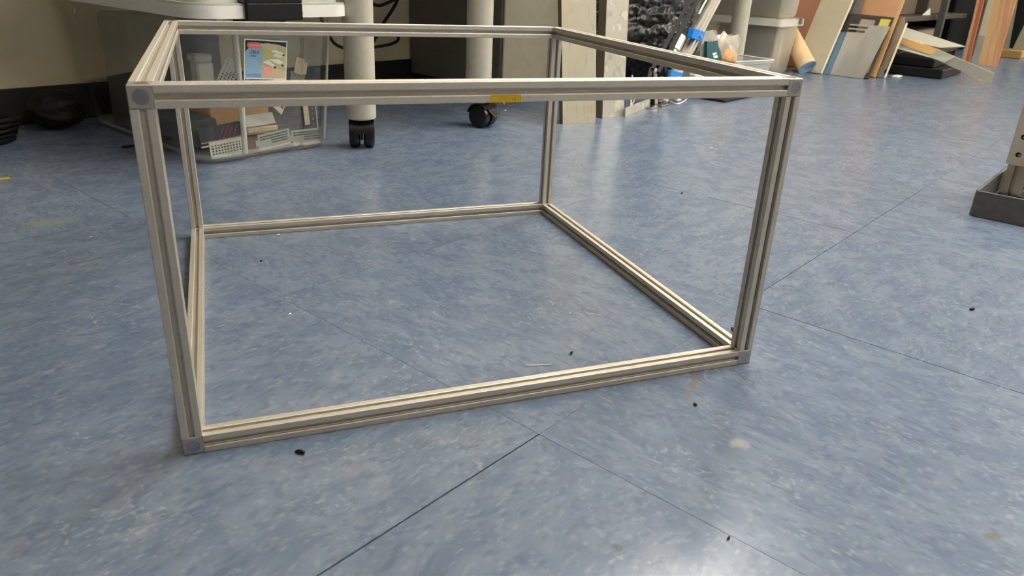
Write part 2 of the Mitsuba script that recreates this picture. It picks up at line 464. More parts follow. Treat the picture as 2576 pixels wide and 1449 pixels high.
def caster(parent, c, heading, lever=False, zt=.077):
    """Twin wheel furniture caster: two black wheels with rounded rims under a glossy hood."""
    R_ = .0355
    ca, sa = math.cos(heading), math.sin(heading)          # heading: direction of the wheel axle
    ax, fw, up = np.array([ca, sa, 0]), np.array([-sa, ca, 0]), np.array([0, 0, 1.0])
    c = np.asarray(c, float)
    ctr = c + up * R_
    n = np.cross(fw, up)                                   # equals the axle

    def arc(r0, r1, a0, a1, x0, x1):
        A = np.radians(np.linspace(a0, a1, 18))
        m = extr(Polygon([(r1 * math.cos(q), r1 * math.sin(q)) for q in A] + [(r0 * math.cos(q), r0 * math.sin(q)) for q in A[::-1]]), x1 - x0)
        m.apply_transform(mat(fw, up, n, ctr + n * x0))
        return m
    key = put('caster', cat_([arc(.012, R_ * 1.06, 15, 195, -.0038, .0038), arc(R_ * 1.01, R_ * 1.13, 30, 172, -.020, .020), cyl(ctr + up * R_ * .8, c + up * (zt + .002), .012, 20)]), 'm_gloss_black', parent, smooth=35)
    for s in (-1, 1):
        prof = [(0, .004), (.010, .004), (.012, .0), (R_ * .80, .0), (R_ * .93, .0035), (R_, .010), (R_ * .985, .022), (R_ * .90, .0275), (R_ * .55, .0295), (0, .0300)]
        w = trimesh.creation.revolve(np.array(prof), sections=40)
        w.apply_transform(mat(fw, np.cross(n * s, fw), n * s, ctr + n * s * .0045))
        put('wheel', w, 'm_gloss_black', key, smooth=40)
        put('wheel_cover', arc(R_ * 1.015, R_ * 1.12, 40, 165, .0205 if s > 0 else -.033, .033 if s > 0 else -.0205), 'm_gloss_black', key, smooth=40)
    if lever:
        m = box((-.016, -.002, -.020), (.016, .002, .022), .001)
        d = fw * .80 - up * .60
        m.apply_transform(mat(n, np.cross(d, n), d, ctr + fw * .036 + up * .018))
        put('brake_lever', m, 'm_dull_chrome', key)
    return key


def desk(name, label, x0, x1, legs, y0=.935, y1=1.765, r=.0395, setback=None):
    t = thing(name, label, 'desk')
    top = sbox(x0, y0, x1, y1)
    if setback:                                             # the left part of the top is shallower
        top = top.difference(sbox(x0 - 1, y0 - 1, setback[0], setback[1]))
    m = extr(top, .025)
    m.apply_translation([0, 0, DESK_Z])
    put('desk_top', m, 'm_desktop', t)
    for (lx, ly, zb, head, lever) in legs:
        prof = [(0, zb), (r - .003, zb), (r, zb + .003), (r, DESK_Z - .001), (0, DESK_Z - .001)]
        put('leg', lathe(prof, (lx, ly, 0), 48), 'm_leg', t, smooth=40)
        if zb > .03:
            caster(t, (lx + .012 * lever, ly - .012 * lever, 0), head, lever, zb)
    return t


desk('desk', 'desk on round beige legs and black casters beside the clear storage box', -1.1, 1.19, [(.991, .978, .0775, math.radians(-38), False)], setback=(.962, 1.16))
desk('desk', 'desk on round beige legs whose black caster points sideways behind the frame', 1.21, 3.40, [(1.448, .985, .0775, math.radians(188), True), (3.195, .99, .0775, .3, False)])

# under the desks
ped = thing('drawer_pedestal', 'beige steel pedestal cabinet under the desk behind the second desk leg', 'cabinet')
put('body', box((1.853, 1.262, .045), (2.22, 1.76, .66), .006), 'm_pedestal_shaded', ped)
put('plinth', box((1.875, 1.285, .001), (2.20, 1.75, .0445), .002), 'm_black', ped)
put('door', box((1.858, 1.254, .05), (2.215, 1.2615, .655), .003), 'm_pedestal', ped)


def cable(name, pts, r, label):
    put(name, tube(spline(pts), r, 8), 'm_black', smooth=True, label=label, cat='cable')


cable('power_cable', [(1.34, 1.68, .44), (1.335, 1.62, .27), (1.358, 1.62, .226), (1.38, 1.62, .195), (1.412, 1.62, .179), (1.481, 1.62, .169), (1.563, 1.62, .174), (1.64, 1.62, .182), (1.69, 1.64, .195), (1.692, 1.70, .22)], .0055, 'black cable sagging in a low loop behind the front desk leg')
cable('power_cable', [(1.698, 1.66, .42), (1.675, 1.64, .315), (1.658, 1.64, .295), (1.623, 1.64, .258), (1.59, 1.64, .217), (1.55, 1.66, .14), (1.50, 1.70, .03)], .0065, 'thick black cable slanting down from the desk to the skirting')
cable('power_cable', [(1.47, 1.70, .40), (1.50, 1.64, .34), (1.542, 1.60, .322), (1.568, 1.60, .317), (1.596, 1.60, .323), (1.633, 1.60, .335), (1.70, 1.62, .40)], .0055, 'short black cable curving right beside the desk leg at the top edge')

# dark heap on the floor by the wall at the far left
bag = trimesh.creation.icosphere(subdivisions=4)
v = bag.vertices * [.075, .06, .052]
v = v * (1 + .35 * (meshkit.fbm(bag.vertices * 2.2, 4, 3) - .5))[:, None]
bag.vertices = v
bag.apply_translation([.48, 1.66, -bag.bounds[0, 2] + .0005])
put('black_pouch', bag, 'm_black', smooth=True, label='black pouch slumped on the floor by the wall in deep shadow', cat='bag')
coil = []
for k in range(5):
    a = np.linspace(0, 2 * np.pi, 40)
    coil.append(np.stack([.30 + (.045 + .006 * k) * np.cos(a), 1.60 + (.036 + .004 * k) * np.sin(a), .008 + .011 * k + .004 * np.sin(2 * a + k)], 1))
ck = thing('cable_coil', 'coil of thick black cable lying left of the black pouch', 'cable')
put('coil', tube(np.vstack(coil), .0075, 8), 'm_black', ck, smooth=True)
put('cable_end', tube(spline([(.33, 1.562, .009), (.28, 1.53, .008), (.15, 1.585, .008), (0, 1.64, .008), (-.3, 1.70, .008)]), .0065, 8), 'm_black', ck, smooth=True)
put('black_strap', sheet(affinity.rotate(rrect(-.042, -.008, .042, .008, .006), 0), (.55, 1.33, .004), (1, -.15, 0), (.15, 1, 0), .0035, True), 'm_black', label='short black strap lying on the floor left of the storage box', cat='strap')
put('yellow_tape', box((.175, 1.195, .0001), (.215, 1.212, .0004)), 'm_yellow_tape', label='scrap of yellow tape on the dark floor at the left edge', cat='tape')

# ------------------------------------------------------------------ the clear storage box with its contents
sb = thing('storage_box', 'large clear plastic storage box with white lid full of hardware under the desk', 'storage box')


def box_ring(x0, y0, x1, y1, r, z, rec, n=10):
    """Plan outline of the box body: rounded corners and a shallow recess in the middle of the front."""
    p = []
    for cx, cy, a0 in ((x1 - r, y0 + r, -90), (x1 - r, y1 - r, 0), (x0 + r, y1 - r, 90), (x0 + r, y0 + r, 180)):
        p += [(cx + r * math.cos(math.radians(a0 + 90 * k / n)), cy + r * math.sin(math.radians(a0 + 90 * k / n))) for k in range(n + 1)]
    a, b = x0 + .30 * (x1 - x0), x0 + .76 * (x1 - x0)
    p += [(a, y0), (a + .004, y0 + rec), (b - .004, y0 + rec), (b, y0)]
    return np.array([(q[0], q[1], z) for q in p])


levels = [(.030, .001, 0.020), (.010, .004, .0), (.002, .012, 0), (0, .022, 0), (-.010, .17, 0), (-.021, .335, 0)]
BX0, BY0, BX1, BY1 = .572, 1.035, .932, 1.675
rings = [box_ring(BX0 + i, BY0 + i, BX1 - i, BY1 - i, .045, z, .010 if i < .025 else .0) for i, z, _ in levels]
put('body', trimesh.Trimesh(*loft(rings[3:]), process=False), 'm_clear_wall', sb, smooth=30)
v, f = loft(rings[:4])                                      # the thicker milky foot edge and floor of the box
n0 = len(rings[0])
v = np.vstack([v, rings[0].mean(0)])
f += [[(j + 1) % n0, j, len(v) - 1] for j in range(n0)]
put('foot_edge', trimesh.Trimesh(v, f, process=False), 'm_foot_edge', sb, smooth=30)
put('corner_gleam', tube([(.6775, BY0 - .001, .018), (.6745, BY0 - .012, .17), (.669, BY0 - .0225, .333)], .0075, 8), 'm_clear_rib', sb, smooth=True)  # added milky rod standing in for light refracted in the thick clear corner
put('corner_gleam', tube([(BX1 - .013, BY0 + .013, .02), (BX1 - .003, BY0 + .003, .17), (BX1 + .008, BY0 - .008, .333)], .0035, 8), 'm_clear_rib', sb, smooth=True)  # added rod that draws the pale gleam of the right corner
lid_out = rrect(.540, .945, .958, 1.722, .06, 8)
lid = cat_([extr(lid_out, .004), extr(lid_out.difference(lid_out.buffer(-.006)), .030)])
lid_m = trimesh.creation.extrude_polygon(lid_out.difference(lid_out.buffer(-.005)), .026, engine='earcut')
top1 = lid_out.buffer(-.003)
top2 = lid_out.buffer(-.020)
lid_parts = [lid_m.apply_translation([0, 0, .3365])]
lt = extr(lid_out.buffer(-.002), .005)
lt.apply_translation([0, 0, .3625])
lt2 = extr(top2, .012)
lt2.apply_translation([0, 0, .3675])
lk = put('lid', lid_parts[0], 'm_white', sb, label='white rim lid', smooth=30)
put('lid_panel', cat_([lt, lt2]), 'm_clear_rib', lk)
lat = put('latch', cat_([box((.657, .934, .331), (.803, .9447, .371), .004), box((.657, .934, .366), (.803, 1.0, .384), .004)]), 'm_gloss_black', sb, label='black latch')
put('latch_plate', box((.662, 1.000, .303), (.798, 1.008, .330), .003), 'm_black', sb)

# printed label on the box front
LP, le, lu = np.array([.683, 1.021, .1830]), np.array([1, -.02, -.09]), np.array([.04, -.055, 1])
le /= np.linalg.norm(le)
lu -= le * (lu @ le)
lu /= np.linalg.norm(lu)
LW, LH = .113, .121


def lab(poly, lay):
    n_ = np.cross(le, lu)
    m = extr(affinity.scale(poly, 1, .87, origin=(0, 0)), .00015)
    m.apply_transform(mat(le, lu, n_, LP + n_ * (.0002 + .0002 * lay)))
    return m


paper = put('paper_label', lab(sbox(0, 0, LW, LH), 0), 'm_lbl_white', sb, label='printed paper label')
put('navy_band', lab(Polygon([(.003, .085), (.003, .1175), (.110, .1175), (.110, .1035), (.09, .109), (.06, .112), (.02, .108)]), 1), 'm_navy', paper)
put('blue_panel', lab(Polygon([(.003, .019), (.046, .019), (.046, .103), (.018, .101), (.008, .094), (.003, .086)]), 1.2), 'm_lbl_blue', paper)
put('photo_panel', lab(Polygon([(.046, .019), (.110, .019), (.110, .1025), (.09, .108), (.06, .111), (.046, .1105)]), 1), 'm_lbl_green', paper)
put('photo_table', lab(Polygon([(.046, .019), (.110, .019), (.110, .040), (.046, .055)]), 1.6), 'm_lbl_sand', paper)
put('rose_patch', lab(Polygon([(.052, .034), (.072, .028), (.074, .048), (.050, .054)]), 2), 'm_lbl_roseline', paper)
put('sand_patch', lab(Polygon([(.058, .098), (.080, .094), (.086, .103), (.074, .109), (.057, .110)]), 2), 'm_lbl_sand', paper)
for k, P_ in enumerate(([(.048, .062), (.076, .050), (.080, .055), (.062, .068)], [(.062, .070), (.090, .058), (.104, .062), (.088, .072)], [(.068, .091), (.100, .083), (.105, .088), (.078, .096)], [(.074, .079), (.094, .075), (.100, .081), (.082, .086)])):
    put('pictured_box', lab(Polygon(P_), 2.4), 'm_lbl_white', paper)
for cx, cy in ((.081, .0485), (.101, .0545), (.103, .083)):
    put('pictured_latch', lab(Point(cx, cy).buffer(.0028), 3), 'm_navy', paper)
put('rose_badge', lab(rrect(.007, .0975, .044, .1125, .0074, 6), 2), 'm_lbl_rose', paper)
put('badge_line', lab(rrect(.012, .103, .039, .107, .0019, 6), 2.6), 'm_lbl_roseline', paper)
nn = np.cross(le, lu)
put('lettering', cat_([textm('Ultra', .0085, LP + le * .0115 + lu * .0722 + nn * .0007, le, lu), textm('clear', .0042, LP + le * .0165 + lu * .0657 + nn * .0007, le, lu)]), 'm_lbl_text', paper)
put('small_print', cat_([lab(sbox(.005, .0235 + .0035 * k, .043, .0250 + .0035 * k), 2) for k in range(2)]), 'm_lbl_text', paper)
put('navy_strip', lab(sbox(.003, .003, .078, .0155), 1.2), 'm_navy2', paper)
put('strip_emblem', lab(Point(.010, .0092).buffer(.0052), 2), 'm_lbl_sand', paper)
put('strip_print', cat_([lab(sbox(.024, .007 + .003 * k, .040, .0085 + .003 * k), 2) for k in range(2)] + [lab(sbox(.066, .0105, .076, .0140), 2)]), 'm_lbl_white', paper)
put('barcode', cat_([lab(sbox(.084 + .0034 * k, .004, .0852 + .0034 * k + .0006 * (k % 3), .014), 2) for k in range(7)]), 'm_strip_dark', paper)

# contents, each thing standing or lying inside the box
FL = .0045


def std(poly, o, e=(1, 0, 0), u=(0, .12, 1), t=.003):
    return sheet(poly, o, e, u, t, False)


def rect(w, hh, x=0, y=0):
    return sbox(x, y, x + w, y + hh)


def holed(w, hh, nx, ny, fr, mx=.006, my=.006):
    p = rect(w, hh)
    cw, ch = (w - 2 * mx) / nx, (hh - 2 * my) / ny
    return p.difference(unary_union([sbox(mx + (i + .5 - fr / 2) * cw, my + (j + .5 - fr / 2) * ch, mx + (i + .5 + fr / 2) * cw, my + (j + .5 + fr / 2) * ch) for i in range(nx) for j in range(ny)]))


IN = 'hardware inside the clear storage box'
hc = holed(.092, .040, 11, 4, .62, .004, .007)
m = std(hc, (.604, 1.062, FL + .004), (1, -.04, .05), (0, .15, 1), .002)
put('honeycomb_plate', m, 'm_perf', label='grey perforated plate low behind the left front of the storage box', cat='metal plate')


def louvre(x, label, tilt):
    t = thing('slotted_cover', label, 'metal plate')
    e, u, o = (1, -.05, tilt), (0, .1, 1), (x, 1.066, FL + .008)
    put('plate', std(rect(.090, .036).union(rect(.008, .016, -.007, .008)), o, e, u, .002), 'm_strip', t)
    for k in range(4):
        put('slot', std(rect(.078 if k < 2 else .046, .0024, .005 if k < 2 else .036, .028 - .0062 * k), (o[0], o[1] - .0012, o[2]), e, u, .001), 'm_strip_dark', t)
    put('bright_lip', std(rect(.090, .004, 0, -.0035), (o[0], o[1] - .001, o[2]), e, u, .004), 'm_cream', t)


louvre(.735, 'grey slotted cover at the bottom centre of the storage box', .10)
louvre(.832, 'grey slotted cover at the bottom right corner of the storage box', -.02)
cb = thing('circuit_board', 'dark circuit board with red wires inside the storage box', 'circuit board')
put('board', std(rect(.125, .042), (.625, 1.15, FL + .018), (1, 0, .06), (0, .25, 1), .003), 'm_pcb', cb)
put('copper_edge', std(rect(.125, .004), (.625, 1.147, FL + .012), (1, 0, .06), (0, .25, 1), .006), 'm_cream', cb)
put('edge_rail', std(rect(.125, .003), (.625, 1.147, FL + .022), (1, 0, .06), (0, .25, 1), .004), 'm_cardboard', cb)
for k in range(4):
    put('red_wire', tube(spline([(.66 + .012 * k, 1.148, .018), (.665 + .015 * k, 1.136, .035 + .004 * k), (.68 + .012 * k, 1.140, .056), (.69 + .014 * k, 1.155, .062)], 14), .0012, 6), 'm_red', cb, smooth=True)
put('white_bar', cat_([std(rect(.092, .030), (.7335, 1.13, .058), (1, -.02, .02), (0, .5, 1), .003)]), 'm_offwhite', label='pale sheet metal panel tilted in the middle of the storage box', cat='metal plate')
put('bright_bar', box((.733, 1.112, .044), (.822, 1.124, .0565), .002), 'm_cream', label='bright square bar lying below the pale panel in the storage box', cat='metal bar')
put('brown_carton', box((.715, 1.26, FL), (.888, 1.40, .105), .002), 'm_cardboard', label='brown cardboard carton inside the storage box', cat='carton')
put('dark_block', box((.60, 1.44, FL), (.86, 1.60, .31), .006), 'm_dark_carton', label='dark grey green carton filling the back of the storage box', cat='box')
put('grey_block', box((.60, 1.20, FL), (.70, 1.40, .075), .004), 'm_strip_dark', label='grey box along the left side inside the storage box', cat='box')
cc = thing('hinge_card', 'cream plate with two holes hanging inside the front of the storage box', 'metal plate')
cp = rect(.026, .040).union(rect(.016, .030, .020, .004)).difference(Point(.008, .030).buffer(.0026)).difference(Point(.010, .007).buffer(.0016))
put('plate', std(cp, (.853, 1.068, .194), (.93, 0, -.32), (.32, .1, .93), .0025), 'm_cream', cc)
put('clear_pouch', std(Polygon([(0, 0), (.04, -.004), (.048, .03), (.006, .036)]), (.845, 1.075, .162), (1, 0, 0), (0, .1, 1), .002), 'm_bag', cc)
rc = thing('terminal_card', 'upright dark card with a white stripe in the right front of the storage box', 'circuit board')
put('card', std(rect(.046, .085), (.895, 1.105, .034), (1, 0, 0), (0, .08, 1), .003), 'm_strip_dark', rc)
put('white_stripe', std(rect(.015, .066), (.8975, 1.101, .050), (1, 0, 0), (0, .08, 1), .002), 'm_cream', rc)
for k in range(5):
    put('terminal', std(Point(0, 0).buffer(.0030), (.923, 1.100, .050 + .014 * k), (1, 0, 0), (0, .08, 1), .002), 'm_silver_dull', rc)
put('gold_edge', std(rect(.003, .080), (.936, 1.101, .036), (1, 0, 0), (0, .08, 1), .002), 'm_cream', rc)
vp = thing('angle_profile', 'cream angle profile with its cut end up inside the storage box', 'metal profile')
put('flange', std(Polygon([(0, 0), (.022, -.026), (.030, -.016), (.012, .012)]), (.802, 1.10, .112), (1, 0, 0), (0, .2, 1), .004), 'm_cream', vp)
put('web', std(Polygon([(.022, -.026), (.050, .006), (.042, .014), (.030, -.016)]), (.802, 1.102, .112), (1, 0, 0), (0, .2, 1), .004), 'm_offwhite', vp)
wb = thing('white_adapter', 'white adapter box standing in the upper left of the storage box', 'adapter')
put('case', box((.682, 1.235, .1055), (.726, 1.275, .210), .004), 'm_white', wb)
put('top_cap', box((.678, 1.232, .2105), (.722, 1.278, .229), .003), 'm_perf', wb)
put('perforated_card', std(holed(.045, .070, 4, 8, .6, .004, .004), (.724, 1.225, .166), (.80, 0, -.58), (.58, .1, .80), .002), 'm_perf', label='perforated grey card leaning right of the white adapter in the storage box', cat='metal plate')
put('holder_block', box((.72, 1.262, .1055), (.80, 1.33, .158), .004), 'm_taupe', label='taupe block on top of the brown carton in the storage box', cat='box')

# ------------------------------------------------------------------ aluminium bars leaning on the desk
t6 = math.radians(4.6)
pb = thing('metal_bar', 'wide pale aluminium bar with a tan stain leaning behind the back post of the frame', 'metal bar')
e1 = np.array([math.cos(math.radians(-25.6)), math.sin(math.radians(-25.6)), 0])
h1 = np.array([.432, .902, 0]) / np.linalg.norm([.432, .902])
u1 = h1 * math.sin(t6) + np.array([0, 0, math.cos(t6)]) - e1 * .05
put('face', sheet(rect(.1225, .742), (1.698, .839, 0), e1, u1, .0015), 'm_bar', pb)
put('core', sheet(rect(.1225, .742), np.array([1.698, .839, 0]) + h1 * .0016, e1, u1, .0245), 'm_bar_side', pb)
pb = thing('metal_bar', 'narrower scratched grey aluminium bar leaning right of the pale one', 'metal bar')
e2 = np.array([math.cos(math.radians(-8)), math.sin(math.radians(-8)), 0])
h2 = np.array([.139, .99, 0]) / np.linalg.norm([.139, .99])
u2 = h2 * math.sin(t6) + np.array([0, 0, math.cos(t6)]) + e2 * .012
put('face', sheet(rect(.108, .742), (1.897, .822, 0), e2, u2, .0015), 'm_bar2', pb)
put('core', sheet(rect(.108, .742), np.array([1.897, .822, 0]) + h2 * .0016, e2, u2, .034), 'm_bar_side', pb)
pp = thing('perforated_strip', 'low grey metal strip with small holes standing on the floor beside the bars', 'metal plate')
pst = rect(.27, .030)
for k in range(6):
    pst = pst.difference(Point(.02 + .045 * k, .013).buffer(.0022))
put('strip', sheet(pst, (1.990, .789, 0), (.972, .234, 0), (-.02, .08, 1), .003), 'm_bar2', pp)

# ------------------------------------------------------------------ black rubbish bag, actuator and small parts
def crumple(size, seed, sub=5, amp=.5, freq=1.6, fold=.16, facets=26, ridge=.03):
    """A crumpled lump: broad dents with creases between them."""
    q = trimesh.creation.icosphere(subdivisions=sub)
    p = q.vertices
    r = 1 + amp * (meshkit.fbm(p * freq, 2, seed) - .5)
    g = np.random.default_rng(seed)
    for k in range(facets):                                   # flat facets cut into the lump at random slants
        d = g.normal(size=3)
        d /= np.linalg.norm(d)
        lim = g.uniform(.70, .92) if k < 26 else g.uniform(.78, 1.02)
        t = (p * r[:, None]) @ d
        r = np.where(t > lim, r * (lim + (t - lim) * fold) / np.maximum(t, 1e-6), r)
    r = r + ridge * (np.abs(2 * meshkit.fbm(p * 4.5, 2, seed + 5) - 1) ** .7 + .5 * np.abs(2 * meshkit.noise(p * 13, seed + 6) - 1))
    q.vertices = p * r[:, None] * np.asarray(size)
    return q


bb = crumple((.42, .20, .40), 11, 6, .8, 1.7, .15, 60, .12)
bb.vertices[:, 2] *= .62 / np.ptp(bb.vertices[:, 2])
print('BAG', bb.bounds.tolist())
bb.apply_translation([2.66, 1.20, -bb.bounds[0, 2] + .001])
put('rubbish_bag', bb, 'm_binbag', smooth=40, label='crumpled shiny black rubbish bag heaped under the desk behind the linear rail', cat='rubbish bag')

act = thing('linear_actuator', 'silver linear rail assembly with blue clamps leaning on the desk', 'linear rail')


def aline(z, off=0.0, dy=0.0):
    """A point on the leaning rail's axis at height z; off moves along its width."""
    return np.array([2.243 + 1.15 * z + off, .815 + .13 * z + dy, z])


ua = aline(1.0) - aline(0.0)
ua /= np.linalg.norm(ua)
wa = np.cross(ua, [0, -1, 0])
wa /= np.linalg.norm(wa)
wa = wa if wa[0] > 0 else -wa
na = np.cross(wa, ua)
beam = sbox(-.016, -.016, .016, .016)
sl = Polygon([(-.004, .017), (.004, .017), (.004, .011), (.008, .011), (.0035, .0065), (-.0035, .0065), (-.008, .011), (-.004, .011)])
for k in range(4):
    beam = beam.difference(affinity.rotate(sl, 90 * k, origin=(0, 0)))
bm = extr(beam, 1.08)
bm.apply_transform(mat(wa, na, np.cross(wa, na), aline(.03) if np.cross(wa, na) @ ua > 0 else aline(.03) + ua * 1.08))
put('extrusion', bm, 'm_extrusion', act)
put('black_rail', cat_([tube([aline(.05) - wa * .105, aline(.72) - wa * .105], .010, 4), tube([aline(.05) - wa * .120 + [0, .02, 0], aline(.72) - wa * .120 + [0, .02, 0]], .010, 4)]), 'm_black', act)
put('guide_rod', tube([aline(.285) - wa * .055, aline(.74) - wa * .055], .0045, 10), 'm_silver', act, smooth=True)
for zc in (.248, .105):
    ckey = put('blue_clamp', cat_([sheet(rrect(-.072, -.017, .020, .019, .004), aline(zc) + np.array([0, -.024, 0]), (1, 0, -.18), (.35, 0, 1), .022, False)]), 'm_blue', act)
    cpos = aline(zc) + np.array([0, -.025, 0]) - np.array([.008, 0, 0])
    put('screw', cyl(cpos, cpos + [0, -.005, 0], .0065, 20), 'm_silver', ckey, smooth=40)
put('motor', cat_([cyl((2.352, .835, .200), (2.400, .841, .246), .021, 28), cyl((2.345, .834, .193), (2.352, .835, .200), .016, 28)]), 'm_silver', act, smooth=40)
put('coupling', cyl((2.320, .831, .169), (2.345, .834, .193), .009, 20), 'm_black', act, smooth=40)
put('end_plate', sheet(rect(.12, .02), aline(.07) - wa * .105 + np.array([0, -.01, 0]), wa, ua, .018, False), 'm_black', act)

for k, (bx, hh, lab_) in enumerate(((2.215, .15, 'thin silver angle bracket standing by the scratched grey bar'), (2.295, .14, 'bent silver bracket with a hole beside the linear rail'))):
    t = thing('angle_bracket', lab_, 'bracket')
    put('upright', sheet(rrect(-.010, 0, .014, hh, .004).difference(Point(.002, hh - .02).buffer(.005)), (bx, .86 - .01 * k, 0), (1, .1, 0), (.35 - .5 * k, .08, 1), .004), 'm_silver', t)
    put('foot', sheet(rrect(-.012, 0, .05, .024, .003), (bx, .82, .006), (1, .1, 0), (-.1, 1, .02), .004), 'm_silver', t)
bf = thing('black_fitting', 'glossy black fitting with a chrome screw lying on the floor below the rail', 'machine part')
put('body', box((2.285, .862, .0008), (2.365, .905, .030), .006), 'm_gloss_black', bf)
put('screw', cyl((2.352, .868, .020), (2.372, .848, .020), .011, 20), 'm_silver', bf, smooth=40)
put('clip', box((2.368, .875, .001), (2.388, .892, .034), .003), 'm_silver', bf)
put('white_wire', tube(spline([(2.39, .885, .012), (2.40, .845, .004), (2.385, .815, .003), (2.44, .822, .003), (2.52, .848, .004), (2.57, .875, .015), (2.585, .90, .03)]), .0022, 8), 'm_white', smooth=True, label='thin white wire looping on the floor by the black fitting', cat='wire')
put('wire_plug', box((2.445, .845, .001), (2.475, .862, .014), .003), 'm_white', label='small white plug beside the wire loop on the floor', cat='plug')
put('dark_plate', box((2.60, .72, .001), (3.02, 1.02, .010), .003), 'm_black', label='flat black plate on the floor under the clear tray', cat='plate')
for k, lb in enumerate(('pale wire offcut leaning left above the perforated strip', 'pale wire offcut nearest the silver bracket')):
    put('wire_offcut', tube(spline([(2.16 + .04 * k, .88 + .02 * k, .004), (2.18 + .04 * k, .90, .05), (2.15 + .06 * k, .92, .10 + .01 * k)], 10), .003, 6), 'm_cream', smooth=True, label=lb, cat='wire')

# ------------------------------------------------------------------ clear tray with plastic bag
ty = np.array([.973, -.232, 0])      # along the tray's front rim, from left to right
tx = np.array([.436, .90, 0])        # to its back
tx -= ty * (tx @ ty)
tx /= np.linalg.norm(tx)
TR = np.array([3.049, .726, 0])
tw, td, th = .42, .225, .14
tr = thing('clear_tray', 'shallow clear plastic tray holding a plastic bag, in front of the clear bins', 'tray')


def tray_ring(ins, z):
    r = .02
    poly = rrect(-tw + ins, ins, -ins, td - ins, r, 4)
    c = np.array(poly.exterior.coords)[:-1]
    return np.array([TR + ty * a + tx * b + np.array([0, 0, z]) for a, b in c])


rs = [tray_ring(.03, .011), tray_ring(.02, .02), tray_ring(.006, th - .012), tray_ring(0, th - .012), tray_ring(0, th)]
v, f = loft(rs)
n0 = len(rs[0])
v = np.vstack([v, rs[0].mean(0)])
f += [[(j + 1) % n0, j, len(v) - 1] for j in range(n0)]
put('body', trimesh.Trimesh(v, f, process=False), 'm_tray_clear', tr, smooth=30)
put('rim', tube(np.vstack([tray_ring(0, th), tray_ring(0, th)[:1]]), .003, 6), 'm_milky', tr, smooth=True)
put('red_dot', cyl(TR + ty * -.155 + [0, -.002, .085], TR + ty * -.155 + [0, .006, .085], .020, 20), 'm_red', label='red cap seen through the front of the clear tray', cat='cap')
bg = thing('plastic_bag', 'crinkled clear plastic bag standing in the tray around a teal packet', 'plastic bag')
bag_out = Polygon([(2.592, .03), (2.572, .15), (2.569, .233), (2.590, .262), (2.640, .268), (2.668, .246), (2.70, .250), (2.732, .262), (2.755, .244), (2.812, .238), (2.873, .243), (2.912, .222), (2.920, .138), (2.905, .03)])


def bag_wall(y, sgn, seed):
    g = trimesh.creation.extrude_polygon(bag_out, .0005, engine='earcut')
    g = trimesh.Trimesh(*trimesh.remesh.subdivide_to_size(g.vertices, g.faces, .016), process=True)
    g.apply_transform(mat((1, 0, 0), (0, 0, 1), (0, -1, 0), (0, y, 0)))
    p = np.array(g.vertices)
    cx = np.clip(1 - ((p[:, 0] - 2.745) / .19) ** 2, 0, 1) * np.clip(1.15 - p[:, 2] / .30, 0, 1)
    p[:, 1] += sgn * .045 * cx + .028 * (meshkit.fbm(p * [16, 1, 14], 3, seed) - .5)
    g.vertices = p
    return g


put('front_film', bag_wall(.845, -1, 3), 'm_bag', bg, smooth=50)
put('back_film', bag_wall(.855, 1, 9), 'm_bag', bg, smooth=50)
tp = thing('teal_packet', 'dark teal packet with white print inside the clear plastic bag', 'packet')
te, tu = np.array([1, 0, 0]), np.array([0, .08, 1])
put('packet', sheet(Polygon([(2.54, .229), (2.57, .226), (2.633, .228), (2.638, .208), (2.662, .186), (2.680, .152), (2.60, .154), (2.552, .160), (2.546, .19)]), (.024, .797, 0), te, tu, .012, False), 'm_teal', tp)
put('white_print', cat_([sheet(Polygon([(2.588, .182), (2.622, .184), (2.628, .176), (2.594, .174)]), (.024, .795, 0), te, tu, .001, False), sheet(Polygon([(2.596, .172), (2.632, .173), (2.638, .162), (2.606, .162)]), (.024, .795, 0), te, tu, .001, False)]), 'm_offwhite', tp)
sp = crumple((.072, .032, .038), 21, 4, .5, 1.7)
sp.apply_translation([2.755, .812, .150])
put('orange_sponge', sp, 'm_sponge', smooth=40, label='orange sponge beside the teal packet in the plastic bag', cat='sponge')
put('foam_pad', box((2.56, .825, .012), (2.90, .89, .115), .02), 'm_offwhite', label='off white foam pad under the plastic bag in the tray', cat='foam')

# ------------------------------------------------------------------ clear bins at the end of the desk


def clear_bin(label, z0, zt, x0, y0, x1, y1, lid):
    t = thing('clear_bin', label, 'storage box')
    tp_ = .012 * (zt - z0) / .28

    def ring(i, z):
        c = np.array(rrect(x0 + i, y0 + i, x1 - i, y1 - i, .010, 3).exterior.coords)[:-1]
        return np.array([(a, b, z) for a, b in c])
    rs = [ring(.012, z0), ring(.006, z0 + .008), ring(.004, z0 + .02), ring(-tp_, zt)]
    v, f = loft(rs)
    n0 = len(rs[0])
    v = np.vstack([v, rs[0].mean(0)])
    f += [[(j + 1) % n0, j, len(v) - 1] for j in range(n0)]
    put('body', trimesh.Trimesh(v, f, process=False), 'm_clear_bin', t, smooth=30)
    if lid:
        o = rrect(x0 - .034, y0 - .030, x1 + .034, y1 + .03, .02, 5)
        m = extr(o.difference(rrect(x0 - .016, y0 - .016, x1 + .016, y1 + .016, .02, 5)), .034)
        m.apply_translation([0, 0, zt - .030])
        put('rim', m, 'm_milky', t)
        c = put('clip', box((x1 - .052, y0 - .040, zt - .022), (x1 - .018, y0 - .0305, zt + .012), .003), 'm_dull_chrome', t)
        c2 = extr(o.buffer(-.004), .004)
        c2.apply_translation([0, 0, zt + .0045])
        put('lid', c2, 'm_clear_bin', t)
    return t


